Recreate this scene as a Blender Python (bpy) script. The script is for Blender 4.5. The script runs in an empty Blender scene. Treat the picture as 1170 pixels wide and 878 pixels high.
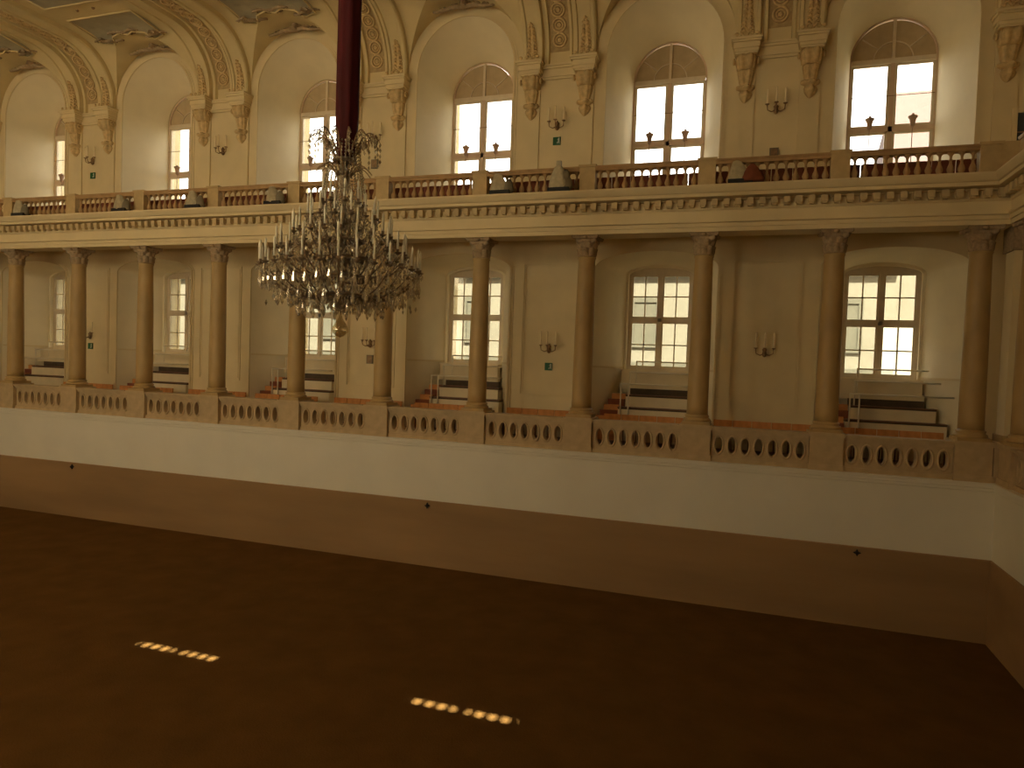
import bpy, math, random
from math import pi, sin, cos, sqrt, radians
from mathutils import Vector, Matrix, noise
random.seed(7)
col = bpy.context.scene.collection
S = 3.2                      # column spacing
XS = 0.08                    # gallery wall bays sit a hand's width off the columns
def cx(n): return (n - 11) * S
XL, XE, YS = -56.0, 0.48, -18.4
ORD = ['zeroth', 'first', 'second', 'third', 'fourth', 'fifth', 'sixth', 'seventh', 'eighth', 'ninth', 'tenth', 'eleventh', 'twelfth', 'thirteenth']

# ---------------------------------------------------------------- materials
def mat(name, base, rough=.8, var=.12, scale=3.0, bump=.0, bscale=40., metal=0., stretch=None, spec=.3, dark=None):
    m = bpy.data.materials.new(name); m.use_nodes = True
    nt = m.node_tree; b = nt.nodes['Principled BSDF']
    b.inputs['Roughness'].default_value = rough; b.inputs['Metallic'].default_value = metal
    b.inputs['Specular IOR Level'].default_value = spec
    tc = nt.nodes.new('ShaderNodeTexCoord'); mp = nt.nodes.new('ShaderNodeMapping')
    nt.links.new(tc.outputs['Object'], mp.inputs['Vector'])
    if stretch: mp.inputs['Scale'].default_value = stretch
    n = nt.nodes.new('ShaderNodeTexNoise'); n.inputs['Scale'].default_value = scale; n.inputs['Detail'].default_value = 5
    nt.links.new(mp.outputs['Vector'], n.inputs['Vector'])
    r = nt.nodes.new('ShaderNodeValToRGB')
    r.color_ramp.elements[0].position = .3; r.color_ramp.elements[1].position = .7
    d = dark or [c * (1 - var) for c in base]
    l = [min(1, c * (1 + var * .6)) for c in base]
    r.color_ramp.elements[0].color = (*d, 1); r.color_ramp.elements[1].color = (*l, 1)
    nt.links.new(n.outputs['Fac'], r.inputs['Fac']); nt.links.new(r.outputs['Color'], b.inputs['Base Color'])
    if bump:
        n2 = nt.nodes.new('ShaderNodeTexNoise'); n2.inputs['Scale'].default_value = bscale; n2.inputs['Detail'].default_value = 4
        nt.links.new(tc.outputs['Object'], n2.inputs['Vector'])
        bp = nt.nodes.new('ShaderNodeBump'); bp.inputs['Strength'].default_value = bump; bp.inputs['Distance'].default_value = .02
        nt.links.new(n2.outputs['Fac'], bp.inputs['Height']); nt.links.new(bp.outputs['Normal'], b.inputs['Normal'])
    return m
PLASTER = mat('cream_plaster', (.72, .60, .36), .85, .07, 1.2)
VAULT = mat('vault_plaster', (.68, .56, .31), .85, .08, 1.0)
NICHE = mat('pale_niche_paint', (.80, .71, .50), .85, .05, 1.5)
STUCCO = mat('old_stucco', (.66, .49, .25), .85, .22, 9, .3, 50)
RELIEF = mat('ochre_relief', (.38, .28, .17), .85, .25, 14, .3, 60)  # mottled dark ochre of the capitals and stucco reliefs
WHITE = mat('white_band_paint', (.80, .77, .66), .8, .04, .8)
DADO = mat('brown_kick_boards', (.37, .235, .115), .7, .18, .5, .05, 20, stretch=(.35, 1, 2.0))
SAND = mat('arena_sand', (.150, .078, .024), 1.0, .16, 1.3, .9, 30, spec=.05)
MARBLE = mat('yellow_marble', (.46, .32, .14), .45, .18, 2.2, stretch=(1, 1, .45))
STONE = mat('parapet_stone', (.54, .41, .24), .7, .15, 4)
STONE2 = mat('upper_parapet_stone', (.54, .40, .20), .7, .15, 4)
PANELGREY = mat('grey_ceiling_field', (.42, .38, .27), .9, .12, 3)
WFRAME = mat('window_paint', (.70, .60, .45), .6, .06, 6)
WFRAME2 = mat('rosy_window_paint', (.66, .50, .36), .6, .06, 6)
FANM = mat('fanlight_board', (.50, .39, .24), .8, .10, 4)
RED = mat('crimson_velvet', (.07, .003, .006), .75, .35, 8, .2, 60, stretch=(1, 1, .2))
ORANGE = mat('orange_upholstery', (.58, .26, .09), .85, .12, 8, .1, 90)
MAROON = mat('maroon_upholstery', (.20, .06, .03), .8, .2, 8)
WOOD = mat('dark_chair_wood', (.16, .07, .03), .5, .2, 8)
WHITEMETAL = mat('white_tube_metal', (.75, .68, .52), .4, .03, 8)
TIER = mat('white_stand_boards', (.72, .62, .42), .7, .05, 3)
DARK = mat('painted_gap_shade', (.10, .07, .045), .8, .2, 5)  # dark colour standing in for shade in the stand gaps
BRONZE = mat('aged_bronze', (.30, .19, .10), .5, .3, 12, metal=.4)
GILT = mat('aged_gilt_brass', (.26, .19, .12), .4, .3, 12, metal=.3)
CANDLE = mat('ivory_candle', (.92, .88, .72), .5, .04, 5)
PALECANDLE = mat('pale_sconce_candle', (.86, .74, .50), .5, .04, 5)
DENT = mat('dentil_stone', (.60, .47, .26), .85, .1, 6)
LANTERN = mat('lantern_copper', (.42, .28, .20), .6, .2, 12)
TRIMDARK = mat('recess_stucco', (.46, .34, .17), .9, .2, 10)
BALUST = mat('reddish_baluster_stone', (.44, .28, .13), .7, .15, 5)
BLACK = mat('black_paint', (.015, .013, .012), .6, .2, 6)
GREYCOVER = mat('grey_cover_sheet', (.46, .40, .27), .6, .2, 12, .4, 25)
GREEN = mat('exit_green', (.01, .10, .03), .5, .1, 6)
SIGNWHITE = mat('sign_white', (.45, .50, .40), .5, .02, 6)
BOXGREY = mat('grey_service_box', (.20, .17, .11), .6, .1, 6)
FACADE = mat('pale_street_facade', (.155, .15, .145), .9, .08, .6)
FACADEG = mat('grey_stone_trim', (.09, .09, .085), .9, .1, 1)
ROOF = mat('red_clay_roof', (.068, .048, .052), .9, .14, 3, stretch=(1, 6, 6))
DARKGLASS = mat('dark_window_glass', (.05, .055, .06), .15, .1, 2, spec=.6)
ASPHALT = mat('street_paving', (.20, .19, .17), .9, .1, 1)

def glass(name, tint, gloss=.06, rough=.02, col2=None):
    m = bpy.data.materials.new(name); m.use_nodes = True; nt = m.node_tree
    for n in list(nt.nodes): nt.nodes.remove(n)
    o = nt.nodes.new('ShaderNodeOutputMaterial'); t = nt.nodes.new('ShaderNodeBsdfTransparent'); g = nt.nodes.new('ShaderNodeBsdfGlossy')
    mx = nt.nodes.new('ShaderNodeMixShader'); t.inputs['Color'].default_value = (*tint, 1)
    g.inputs['Roughness'].default_value = rough; g.inputs['Color'].default_value = (*(col2 or (1, 1, 1)), 1); mx.inputs['Fac'].default_value = gloss
    nt.links.new(t.outputs[0], mx.inputs[1]); nt.links.new(g.outputs[0], mx.inputs[2]); nt.links.new(mx.outputs[0], o.inputs[0])
    return m
GLASS = glass('window_glass', (.80, .80, .78), .04)
OLDGLASS = glass('dusty_window_glass', (.60, .585, .53), .05, .1)
CRYSTAL = glass('cut_crystal', (.92, .88, .78), .40, .08, (1, 1, .97))
_nt = CRYSTAL.node_tree; _o = [n for n in _nt.nodes if n.type == 'OUTPUT_MATERIAL'][0]; _m0 = _o.inputs[0].links[0].from_node
_d = _nt.nodes.new('ShaderNodeBsdfDiffuse'); _d.inputs['Color'].default_value = (.72, .70, .64, 1); _m1 = _nt.nodes.new('ShaderNodeMixShader'); _m1.inputs[0].default_value = .22
_nt.links.new(_m0.outputs[0], _m1.inputs[1]); _nt.links.new(_d.outputs[0], _m1.inputs[2]); _nt.links.new(_m1.outputs[0], _o.inputs[0])
CRYSTALB = glass('clear_crystal_ball', (.85, .80, .68), .35, .05, (1, .95, .8))

# ---------------------------------------------------------------- mesh builder
class MB:
    def __init__(s): s.v = []; s.f = []; s.sm = []
    def add(s, vs, fs, smooth=False):
        o = len(s.v); s.v += [tuple(v) for v in vs]; s.f += [tuple(i + o for i in f) for f in fs]; s.sm += [smooth] * len(fs); return s
    def box(s, x0, x1, y0, y1, z0, z1):
        return s.add([(x0,y0,z0),(x1,y0,z0),(x1,y1,z0),(x0,y1,z0),(x0,y0,z1),(x1,y0,z1),(x1,y1,z1),(x0,y1,z1)],
              [(0,3,2,1),(4,5,6,7),(0,1,5,4),(1,2,6,5),(2,3,7,6),(3,0,4,7)])
    def grid(s, rows, smooth=True, closed=False):
        n = len(rows[0]); vs = [p for r in rows for p in r]; fs = []
        for i in range(len(rows) - 1):
            for j in range(n if closed else n - 1):
                k = (j + 1) % n
                fs.append((i*n+j, i*n+k, (i+1)*n+k, (i+1)*n+j))
        return s.add(vs, fs, smooth)
    def lathe(s, prof, c=(0,0,0), seg=16, smooth=True, mod=None):
        rows = []
        for r, z in prof:
            rows.append([(c[0] + r*(mod(2*pi*j/seg, z) if mod else 1)*cos(2*pi*j/seg), c[1] + r*(mod(2*pi*j/seg, z) if mod else 1)*sin(2*pi*j/seg), c[2] + z) for j in range(seg)])
        s.grid(rows, smooth, True)
        n = len(s.v)
        a = len(s.v) - len(prof)*seg
        s.f.append(tuple(range(a + seg - 1, a - 1, -1))); s.sm.append(False)
        s.f.append(tuple(range(n - seg, n))); s.sm.append(False)
        return s
    def tube(s, pts, r, seg=8, closed=False):
        pts = [Vector(p) for p in pts]; n = len(pts); rows = []
        rr = r if isinstance(r, (list, tuple)) else [r]*n
        up = None
        for i, p in enumerate(pts):
            if closed: t = (pts[(i+1) % n] - pts[i-1])
            else: t = pts[min(i+1, n-1)] - pts[max(i-1, 0)]
            t.normalize()
            if up is None: up = Vector((0,0,1)) if abs(t.z) < .9 else Vector((1,0,0))
            a = t.cross(up)
            if a.length < 1e-4: a = t.cross(Vector((1,.3,.1)))
            a.normalize(); b = a.cross(t).normalized(); up = b
            rows.append([tuple(p + (a*cos(2*pi*j/seg) + b*sin(2*pi*j/seg))*rr[i]) for j in range(seg)])
        if closed: rows.append(rows[0])
        s.grid(rows, True, True)
        if not closed:
            k = len(s.v); a0 = k - n*seg
            s.f.append(tuple(range(a0 + seg - 1, a0 - 1, -1))); s.sm.append(False)
            s.f.append(tuple(range(k - seg, k))); s.sm.append(False)
        return s
    def prism(s, poly, y0, y1):   # poly in (x,z), extruded along y
        n = len(poly)
        return s.add([(x,y0,z) for x,z in poly] + [(x,y1,z) for x,z in poly],
            [tuple(range(n)), tuple(range(2*n-1, n-1, -1))] + [(i, i+n, (i+1)%n+n, (i+1)%n) for i in range(n)])
    def ring(s, inner, outer, y0, y1, closed=True):   # frame between two matching outlines in (x,z)
        n = len(inner); rows = [[(x,y0,z) for x,z in inner], [(x,y0,z) for x,z in outer], [(x,y1,z) for x,z in outer], [(x,y1,z) for x,z in inner]]
        vs = [p for r in rows for p in r]; fs = []
        for i in range(n if closed else n-1):
            k = (i+1) % n
            for a in range(4):
                b = (a+1) % 4; fs.append((a*n+i, b*n+i, b*n+k, a*n+k))
        if not closed: fs += [(0,n,2*n,3*n), (n-1,4*n-1,3*n-1,2*n-1)]
        return s.add(vs, fs)
    def sweepL(s, prof, x0=XL, closed=True):   # profile (d into hall, z) along the long wall and round the corner
        P = lambda d, z: [(x0, -d, z), (XE - d, -d, z), (XE - d, YS, z)]
        n = len(prof); rows = [P(d, z) for d, z in prof]
        vs = [p for r in rows for p in r]; fs = []
        for i in range(n if closed else n-1):
            k = (i+1) % n
            for j in range(2): fs.append((i*3+j, i*3+j+1, k*3+j+1, k*3+j))
        if closed: fs += [tuple(i*3 for i in range(n)), tuple(i*3+2 for i in range(n-1, -1, -1))]
        return s.add(vs, fs)
    def build(s, name, m, parent=None, loc=(0,0,0), fix=True):
        me = bpy.data.meshes.new(name); me.from_pydata(s.v, [], s.f)
        me.polygons.foreach_set('use_smooth', s.sm); me.materials.append(m)
        if fix:
            import bmesh
            bm = bmesh.new(); bm.from_mesh(me); bmesh.ops.recalc_face_normals(bm, faces=bm.faces); bm.to_mesh(me); bm.free()
        me.update()
        o = bpy.data.objects.new(name, me); o.location = loc; col.objects.link(o)
        if parent: o.parent = parent
        return o
def remesh(o, voxel):
    md = o.modifiers.new('r', 'REMESH'); md.mode = 'VOXEL'; md.voxel_size = voxel; md.use_smooth_shade = True
    bpy.context.view_layer.update()
    dg = bpy.context.evaluated_depsgraph_get(); me = bpy.data.meshes.new_from_object(o.evaluated_get(dg))
    mm = o.data.materials[0]; o.modifiers.clear(); o.data = me
    if not me.materials: me.materials.append(mm)
    return o
def thing(o, label, cat, group=None):
    o['label'] = label; o['category'] = cat; o['kind'] = 'thing'
    if group: o['group'] = group
    return o
def struct(o): o['kind'] = 'structure'; return o
def empty(name, loc=(0,0,0), rz=0):
    o = bpy.data.objects.new(name, None); o.location = loc; o.rotation_euler = (0,0,rz); o.empty_display_size = .1; col.objects.link(o); return o
def dup(o, loc=None, rz=None, parent=None):
    c = o.copy(); col.objects.link(c); c.parent = parent
    if loc is not None: c.location = loc
    if rz is not None: c.rotation_euler = (0,0,rz)
    for ch in list(o.children): dup(ch, parent=c)
    return c
class Proto:
    """first call hands out the original, later calls copies"""
    def __init__(s, o): s.o = o; s.used = False; s.kids = None
    def __call__(s, loc, rz=0):
        if not s.used:
            s.used = True; s.o.location = loc; s.o.rotation_euler = (0,0,rz); return s.o
        return dup(s.o, loc, rz)

# ---------------------------------------------------------------- the setting: floor and arena walls
struct(MB().box(XL, XE, YS, 0, -.3, 0).build('floor', SAND))
struct(MB().sweepL([(-.3, 0), (0, 0), (0, 3.6), (-.3, 3.6)]).build('wall_north', WHITE))
struct(MB().sweepL([(0, 0), (.035, 0), (.03, 1.98), (.015, 2.0), (0, 2.0)]).build('baseboard_north', DADO))
struct(MB().sweepL([(-.3, 3.55), (.02, 3.55), (.02, 3.61), (.045, 3.63), (.045, 3.69), (.075, 3.71), (.075, 3.775), (.10, 3.79), (.10, 3.83), (-.3, 3.83)]).build('trim_1', WHITE))
struct(MB().sweepL([(-.3, 3.75), (-4.4, 3.75), (-4.4, 3.95), (-.3, 3.95)]).build('gallery_floor', WOOD))
# entablature over the columns
struct(MB().sweepL([(-.75, 9.88), (.02, 9.88), (.02, 9.99), (.05, 9.995), (.05, 10.09), (.10, 10.11), (.10, 10.165), (.03, 10.18), (.03, 10.42),
        (.06, 10.44), (.08, 10.47), (.08, 10.68), (.13, 10.70), (.40, 10.71), (.40, 10.79), (.44, 10.81), (.49, 10.89), (.52, 10.95), (.52, 10.99), (.3, 11.02), (-.75, 11.02)]).build('trim_2', PLASTER))
struct(MB().sweepL([(-.75, 10.2), (-2.2, 10.2), (-2.2, 10.77), (-.75, 10.77)]).build('gallery_ceiling', PLASTER))
# dentil course: one comb-shaped strip
pitch = .29
def comb(n, L0):
    m = MB(); poly = []
    for i in range(n):
        x = L0 - i * pitch
        poly += [(x, 10.50), (x - .16, 10.50), (x - .16, 10.66), (x - pitch, 10.66)]
    xa, xb = L0, L0 - n * pitch
    rows_f = []
    # build as strips so the polygon stays simple
    for i in range(n):
        x = L0 - i * pitch
        m.box(x - .15, x, -.24, -.07, 10.52, 10.685); m.box(x - .13, x - .02, -.20, -.07, 10.48, 10.52)
        m.box(x - pitch, x - .16, -.17, -.07, 10.655, 10.685)
    return m
cm = comb(150, .30)
for i in range(40):      # return along the end wall
    y = -.35 - i * pitch
    cm.box(XE - .27, XE - .07, y - .16, y, 10.50, 10.685)
struct(cm.build('trim_3', DENT))

# ---------------------------------------------------------------- gallery back wall with niches
def arch(hw, z0, spring, rise, K=20, leg=1):
    pts = [(-hw, z0)]
    for i in range(K + 1):
        t = pi - pi * i / K
        pts.append((hw * cos(t), spring + rise * sin(t)))
    pts.append((hw, z0)); return pts
K = 24
WB = [.5 + 2*k for k in range(-3, 6)] # window bay indices -5.5 .. 10.5
WB = [b for b in WB if True]
PB = [-4.5 + 2*k for k in range(0, 8)]
def bx(b): return cx(b) + XS
low, upp, rev_l, rev_u, web = MB(), MB(), MB(), MB(), MB()
HWF, HWP = 1.95, 2.03
for b in WB:
    X = bx(b)
    # lower storey
    fr = arch(1.82, 3.9, 9.25, .50, K); W = HWF
    A = [(X + x, 2.2, z) for x, z in fr]
    B = []
    for i, (x, z) in enumerate(fr):
        if i in (0, len(fr)-1): B.append((X + (W if x > 0 else -W), 2.2, z))
        elif i == 1 or i == len(fr)-2: B.append((X + (W if x > 0 else -W), 2.2, 10.25))
        else: B.append((X + W * x / 1.82, 2.2, 10.25))
    low.grid([A, B], False)
    bk = arch(1.10, 3.9, 9.22, .33, K)
    rev_l.grid([A, [(X + x, 3.72, z) for x, z in bk]], True)
    # back plane of niche round the window, and the deep embrasure to the glass
    hole = [(-1.02, 6.15)] + [(1.02*cos(pi - pi*i/K), 9.22 + .24*sin(pi*i/K)) for i in range(K+1)] + [(1.02, 6.15)]
    rev_l.grid([[(X + x, 3.72, z) for x, z in bk], [(X + x, 3.72, z) for x, z in hole]], False)
    rev_l.grid([[(X + x, 3.72, z) for x, z in hole], [(X + x, 4.3, z) for x, z in hole]], False)
    rev_l.add([(X-1.1, 3.72, 3.9), (X+1.1, 3.72, 3.9), (X+1.02, 3.72, 6.15), (X-1.02, 3.72, 6.15)], [(0,1,2,3)])
    rev_l.add([(X-1.02, 3.72, 6.15), (X+1.02, 3.72, 6.15), (X+1.02, 4.3, 6.15), (X-1.02, 4.3, 6.15)], [(0,1,2,3)])
    # upper storey
    fr = arch(1.70, 10.65, 15.75, 1.70, K)
    A = [(X + x, 2.2, z) for x, z in fr]
    B = [(X - HWP, 2.2, 10.65)] + [(X + HWP*cos(pi - pi*i/K), 2.2, 15.9 + 1.95*sin(pi*i/K)) for i in range(K+1)] + [(X + HWP, 2.2, 10.65)]
    upp.grid([A, B], False)
    bk = arch(1.16, 11.9, 15.52, 1.18, K)
    BK = [(X + x, 3.9, z) for x, z in bk]
    rev_u.grid([A, BK], True)
    rev_u.grid([BK, [(x, 4.3, z) for x, y, z in BK]], False)
    rev_u.add([(X-1.7, 2.2, 10.65), (X+1.7, 2.2, 10.65), (X+1.16, 3.9, 10.65), (X-1.16, 3.9, 10.65), (X+1.16, 3.9, 11.9), (X-1.16, 3.9, 11.9), (X+1.16, 4.3, 11.9), (X-1.16, 4.3, 11.9)],
              [(0,1,2,3), (3,2,4,5), (5,4,6,7)])
    # vault web over the bay: lunette and cove, for both long sides
    for sgn in (0, 1):
        Yf = (lambda y: y) if sgn == 0 else (lambda y: YS - y)
        wl = [(X + HWP*cos(pi*i/K), Yf(2.2), 15.9 + 1.95*sin(pi*i/K)) for i in range(K+1)]
        gr = [(X + HWP*cos(pi*i/K), Yf(.25 + 1.95*abs(cos(pi*i/K))), 15.9 + 1.95*sin(pi*i/K)) for i in range(K+1)]
        web.grid([wl, [tuple((Vector(a)+Vector(c))/2) for a, c in zip(wl, gr)], gr], True)
        rows = []
        for j in range(9):
            row = []
            for i in range(K+1):
                t = pi*i/K; ph0 = t if t < pi/2 else pi - t
                ph = ph0 + (pi/2 - ph0)*j/8
                row.append((X + HWP*cos(t), Yf(.25 + 1.95*cos(ph)), 15.9 + 1.95*sin(ph)))
            rows.append(row)
        web.grid(rows[:], True)
for b in [-6.5] + PB + [11.5]:
    X = bx(b); a, c = X - (2*S - 2*HWP)/2 if False else X - (S - HWP), X + (S - HWP)
    upp.box(a, c, 2.2, 2.5, 10.65, 15.95)
    a, c = X - (S - HWF), X + (S - HWF)
    low.box(a, c, 2.2, 2.5, 3.9, 10.25)
    for sgn in (0, 1):
        Yf = (lambda y: y) if sgn == 0 else (lambda y: YS - y)
        rows = [[(X + e*(S - HWP), Yf(.25 + 1.95*cos(pi/2*j/12)), 15.9 + 1.95*sin(pi/2*j/12)) for e in (-1, 1)] for j in range(13)]
        web.grid(rows, True)
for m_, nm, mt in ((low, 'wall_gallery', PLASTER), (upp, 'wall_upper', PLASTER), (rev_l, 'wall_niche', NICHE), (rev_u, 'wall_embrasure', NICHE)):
    struct(m_.build(nm, mt))
web.box(XL, 3.0, YS - .25, .25, 17.85, 18.1)
struct(web.build('ceiling', VAULT, fix=False))
# outer skin keeps daylight to the windows only
sk = MB()
def wall_with_holes(mb, y0, y1, zlo, zhi, hw, za, zb, bays):
    xs = [XL]
    for b in bays: xs += [bx(b) - hw, bx(b) + hw]
    xs.append(3.2)
    for i in range(0, len(xs), 2): mb.box(xs[i], xs[i+1], y0, y1, zlo, zhi)
    for b in bays:
        if za > zlo: mb.box(bx(b)-hw, bx(b)+hw, y0, y1, zlo, za)
        mb.box(bx(b)-hw, bx(b)+hw, y0, y1, zb, zhi)
wall_with_holes(sk, 4.3, 4.6, 3.5, 10.65, 1.03, 6.17, 9.45, WB)
wall_with_holes(sk, 4.3, 4.6, 10.65, 18.4, 1.17, 11.92, 16.7, WB)
sk.box(XL, 3.2, 2.4, 4.3, 10.3, 10.8); sk.box(XL, 3.2, YS-4.5, 4.6, 18.3, 18.6)
struct(sk.build('wall_outer', PLASTER))
# end walls
e = MB(); e.box(2.68, 3.0, YS-4.2, 4.4, 3.5, 18.4)
struct(e.build('wall_east', PLASTER))
e = MB(); e.box(XL-.3, XL, YS-4.2, 4.4, -.3, 18.4)
struct(e.build('wall_west', PLASTER))
# side of the hall behind the viewer: floor, cornice, windows that let the sun in
s_ = MB(); s_.box(XL, 3, YS-.25, YS, -.3, 4.1); s_.box(XL, 3, YS-4, YS, 3.8, 4.1)
s_.box(XL, 3, YS-3.9, YS, 10.0, 10.93)
SL = [2.5, 4.5, 6.5]; SU = [-3.5, -1.5, .5, 2.5, 4.5, 6.5, 8.5]
wall_with_holes(s_, YS-4.1, YS-3.8, 4.1, 10.0, 1.0, 6.2, 9.2, SL)
wall_with_holes(s_, YS-4.1, YS-3.8, 10.0, 18.3, 1.05, 11.9, 15.43, SU)
struct(s_.build('wall_south', STONE))  # darker colour than the real plaster, chosen to cut bounce light
s_ = MB()
for b in WB:
    X = bx(b)
    s_.box(X-.11, X+.11, YS-3.95, YS-3.82, 11.9, 15.43)
    for z in (13.7,): s_.box(X-1.15, X+1.15, YS-3.95, YS-3.88, z-.05, z+.05)
s_.box(bx(8.5)-1.2, bx(8.5)+1.2, YS-3.86, YS-3.80, 11.85, 14.8)   # unseen blind, added over the lower panes to darken the right side
struct(s_.build('trim_4', WFRAME))
# upper parapet on that side
def baluster_prof(h):
    q = [(.075,0),(.075,.05),(.045,.065),(.042,.09),(.07,.20),(.078,.28),(.062,.38),(.036,.50),(.028,.60),(.028,.64),(.048,.655),(.048,.68),(.026,.695),(.028,.80),(.04,.88),(.065,.93),(.075,.945),(.075,1.0)]
    return [(r, z*h) for r, z in q]
s_ = MB(); s_.box(-24, 0, YS-.22, YS-.02, 10.93, 11.11); s_.box(-24, 0, YS-.25, YS+.01, 11.63, 11.80)
for i in range(96):
    x = -23.6 + i*.245
    s_.lathe([(r, z) for r, z in baluster_prof(.66)], (x, YS-.12, 11.00), 8)
struct(s_.build('trim_5', STONE2))

# mouldings on the gallery walls
t = MB(); tl = MB()
for b in PB + [11.5]:
    X = bx(b)
    if b < 11:
        def fr(hw, z0, z1): return [(X-hw, z0), (X+hw, z0), (X+hw, z1), (X-hw, z1)]
        tl.ring(fr(.90, 5.27, 9.38), fr(.945, 5.225, 9.425), 2.165, 2.21)
        tl.ring(fr(.84, 5.33, 9.32), fr(.86, 5.31, 9.34), 2.18, 2.21)
    # flat strips under the corbels and centre panel
    for sg in (-1, 1):
        if b > 11 and sg > 0: continue
        t.box(X + sg*.86 - .27, X + sg*.86 + .27, 2.15, 2.21, 10.65, 15.2)
for b in WB:
    X = bx(b)
    a1, a2, a3 = arch(1.70, 10.65, 15.75, 1.70, K), arch(1.76, 10.65, 15.75, 1.76, K), arch(1.84, 10.65, 15.75, 1.84, K)
    t.ring([(X+x, z) for x, z in a1], [(X+x, z) for x, z in a2], 2.15, 2.22, False)
    t.ring([(X+x, z) for x, z in a2], [(X+x, z) for x, z in a3], 2.18, 2.22, False)
    a1, a2, a3 = arch(1.82, 3.9, 9.25, .50, K), arch(1.88, 3.9, 9.25, .56, K), arch(1.95, 3.9, 9.25, .63, K)
    tl.ring([(X+x, z) for x, z in a1], [(X+x, z) for x, z in a2], 2.14, 2.22, False)
    tl.ring([(X+x, z) for x, z in a2], [(X+x, z) for x, z in a3], 2.175, 2.22, False)
    # string line on the niche reveals
    for sg in (-1, 1):
        tl.add([(X+sg*1.80, 2.22, 6.18), (X+sg*1.80, 2.22, 6.24), (X+sg*1.07, 3.70, 6.24), (X+sg*1.07, 3.70, 6.18),
                (X+sg*1.83, 2.22, 6.18), (X+sg*1.83, 2.22, 6.24), (X+sg*1.12, 3.72, 6.24), (X+sg*1.12, 3.72, 6.18)],
               [(0,1,2,3),(4,7,6,5),(0,4,5,1),(3,2,6,7),(1,5,6,2),(0,3,7,4)])
struct(t.build('trim_6', PLASTER)); struct(tl.build('trim_7', PLASTER))

# ---------------------------------------------------------------- ribs across the vault
R0 = 1.95
def rib_pt(s, d, u, X):     # s arc length from impost, d height off the web, u along x
    if s < .35: return (X + u, 2.2 - d, 15.55 + s)
    s2 = s - .35; a = s2 / (R0)
    if a < pi/2: return (X + u, .25 + (R0 - d)*cos(a), 15.9 + (R0 - d)*sin(a))
    return (X + u, .25 - (s2 - R0*pi/2), 15.9 + R0 - d)
half = [(-1.165, 0), (-1.165, .17), (-1.12, .21), (-1.04, .21), (-1.01, .16), (-.62, .16), (-.60, .22), (-.52, .22), (-.50, .05), (-.43, .05), (-.41, .12), (-.33, .12), (-.31, .01)]
sec = half + [(-u, d) for u, d in reversed(half)]
def rib_band(X):
    svals = [0, .2, .35] + [.35 + R0*pi/2*j/20 for j in range(1, 21)] + [.35 + R0*pi/2 + y for y in (2, 5, 9.2, 13.4, 16.4, 18.9)]
    m = MB(); m.grid([[rib_pt(s, d, u, 0) for u, d in sec] for s in svals[:-6] + [.35 + R0*pi/2 + 10.5]], False)
    for i in range(len(m.sm)): m.sm[i] = False
    return m
rib_root = empty('vault_rib')
rib_band(0).build('rib_band', VAULT, rib_root)
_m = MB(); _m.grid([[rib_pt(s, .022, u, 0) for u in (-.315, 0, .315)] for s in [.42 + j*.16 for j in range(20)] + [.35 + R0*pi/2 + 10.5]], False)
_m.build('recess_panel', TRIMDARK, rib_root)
def rosette(s):
    m = MB(); a = max(0, (s - .35)/R0); a = min(a, pi/2)
    for (R, r) in ((.20, .036), (.115, .022)):
        pts = [rib_pt(s + R*sin(2*pi*i/20), .05, R*cos(2*pi*i/20), 0) for i in range(20)]
        m.tube(pts, r, 6, True)
    # boss flower
    c = Vector(rib_pt(s, .03, 0, 0)); c2 = Vector(rib_pt(s, .09, 0, 0)); n = (c2 - c).normalized(); tx = Vector((1,0,0)); ty = n.cross(tx)
    rows = []
    for (rr, h) in ((.075, 0), (.07, .03), (.03, .05), (.005, .035)):
        rows.append([tuple(c + (tx*cos(2*pi*j/15) + ty*sin(2*pi*j/15))*rr*(1 + .22*cos(5*2*pi*j/15)) + n*h) for j in range(15)])
    m.grid(rows, True, True)
    return m
nros = 24
for i in range(nros): rosette(.50 + .27 + i*.43).build('rosette', STUCCO, rib_root)
# hanging leaf husks over each corbel
def husk_mb(ux):
    m = MB()
    for j in range(8):
        s = .28 + j*.125; w = .17 - .012*j
        for sg in (-1, 1):
            pts = [Vector(rib_pt(s, .17, ux + sg*.02, 0)), Vector(rib_pt(s + .07, .25, ux + sg*w*.6, 0)), Vector(rib_pt(s + .05, .21, ux + sg*w, 0)), Vector(rib_pt(s - .03, .17, ux + sg*w*.9, 0))]
            m.tube(pts, [.035, .042, .034, .018], 6)
    pts = [Vector(rib_pt(.2 + .1*i, .18, ux, 0)) for i in range(12)]
    m.tube(pts, [.045 - .002*i for i in range(12)], 6)
    m.tube([Vector(rib_pt(1.30, .19, ux - .05, 0)), Vector(rib_pt(1.36, .24, ux, 0)), Vector(rib_pt(1.30, .19, ux + .05, 0))], .04, 6)
    return m
for ux in (-.86, .86): remesh(husk_mb(ux).build('leaf_husk', STUCCO, rib_root), .018)
RIB = Proto(rib_root)
for i, b in enumerate([11.5, 9.5, 7.5, 5.5, 3.5, 1.5, -.5]):
    o = RIB((bx(b), 0, 0))
    thing(o, 'plaster vault rib with rosettes over the %s upper wall pier from the right' % ORD[i] if b < 11 else 'plaster vault rib with rosettes in the right corner of the hall', 'vault rib', 'plaster ribs of the vault')
for b in (-2.5, -4.5): 
    o = RIB((bx(b), 0, 0)); thing(o, 'plaster vault rib far down the hall beyond the last visible window', 'vault rib', 'plaster ribs of the vault')

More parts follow.
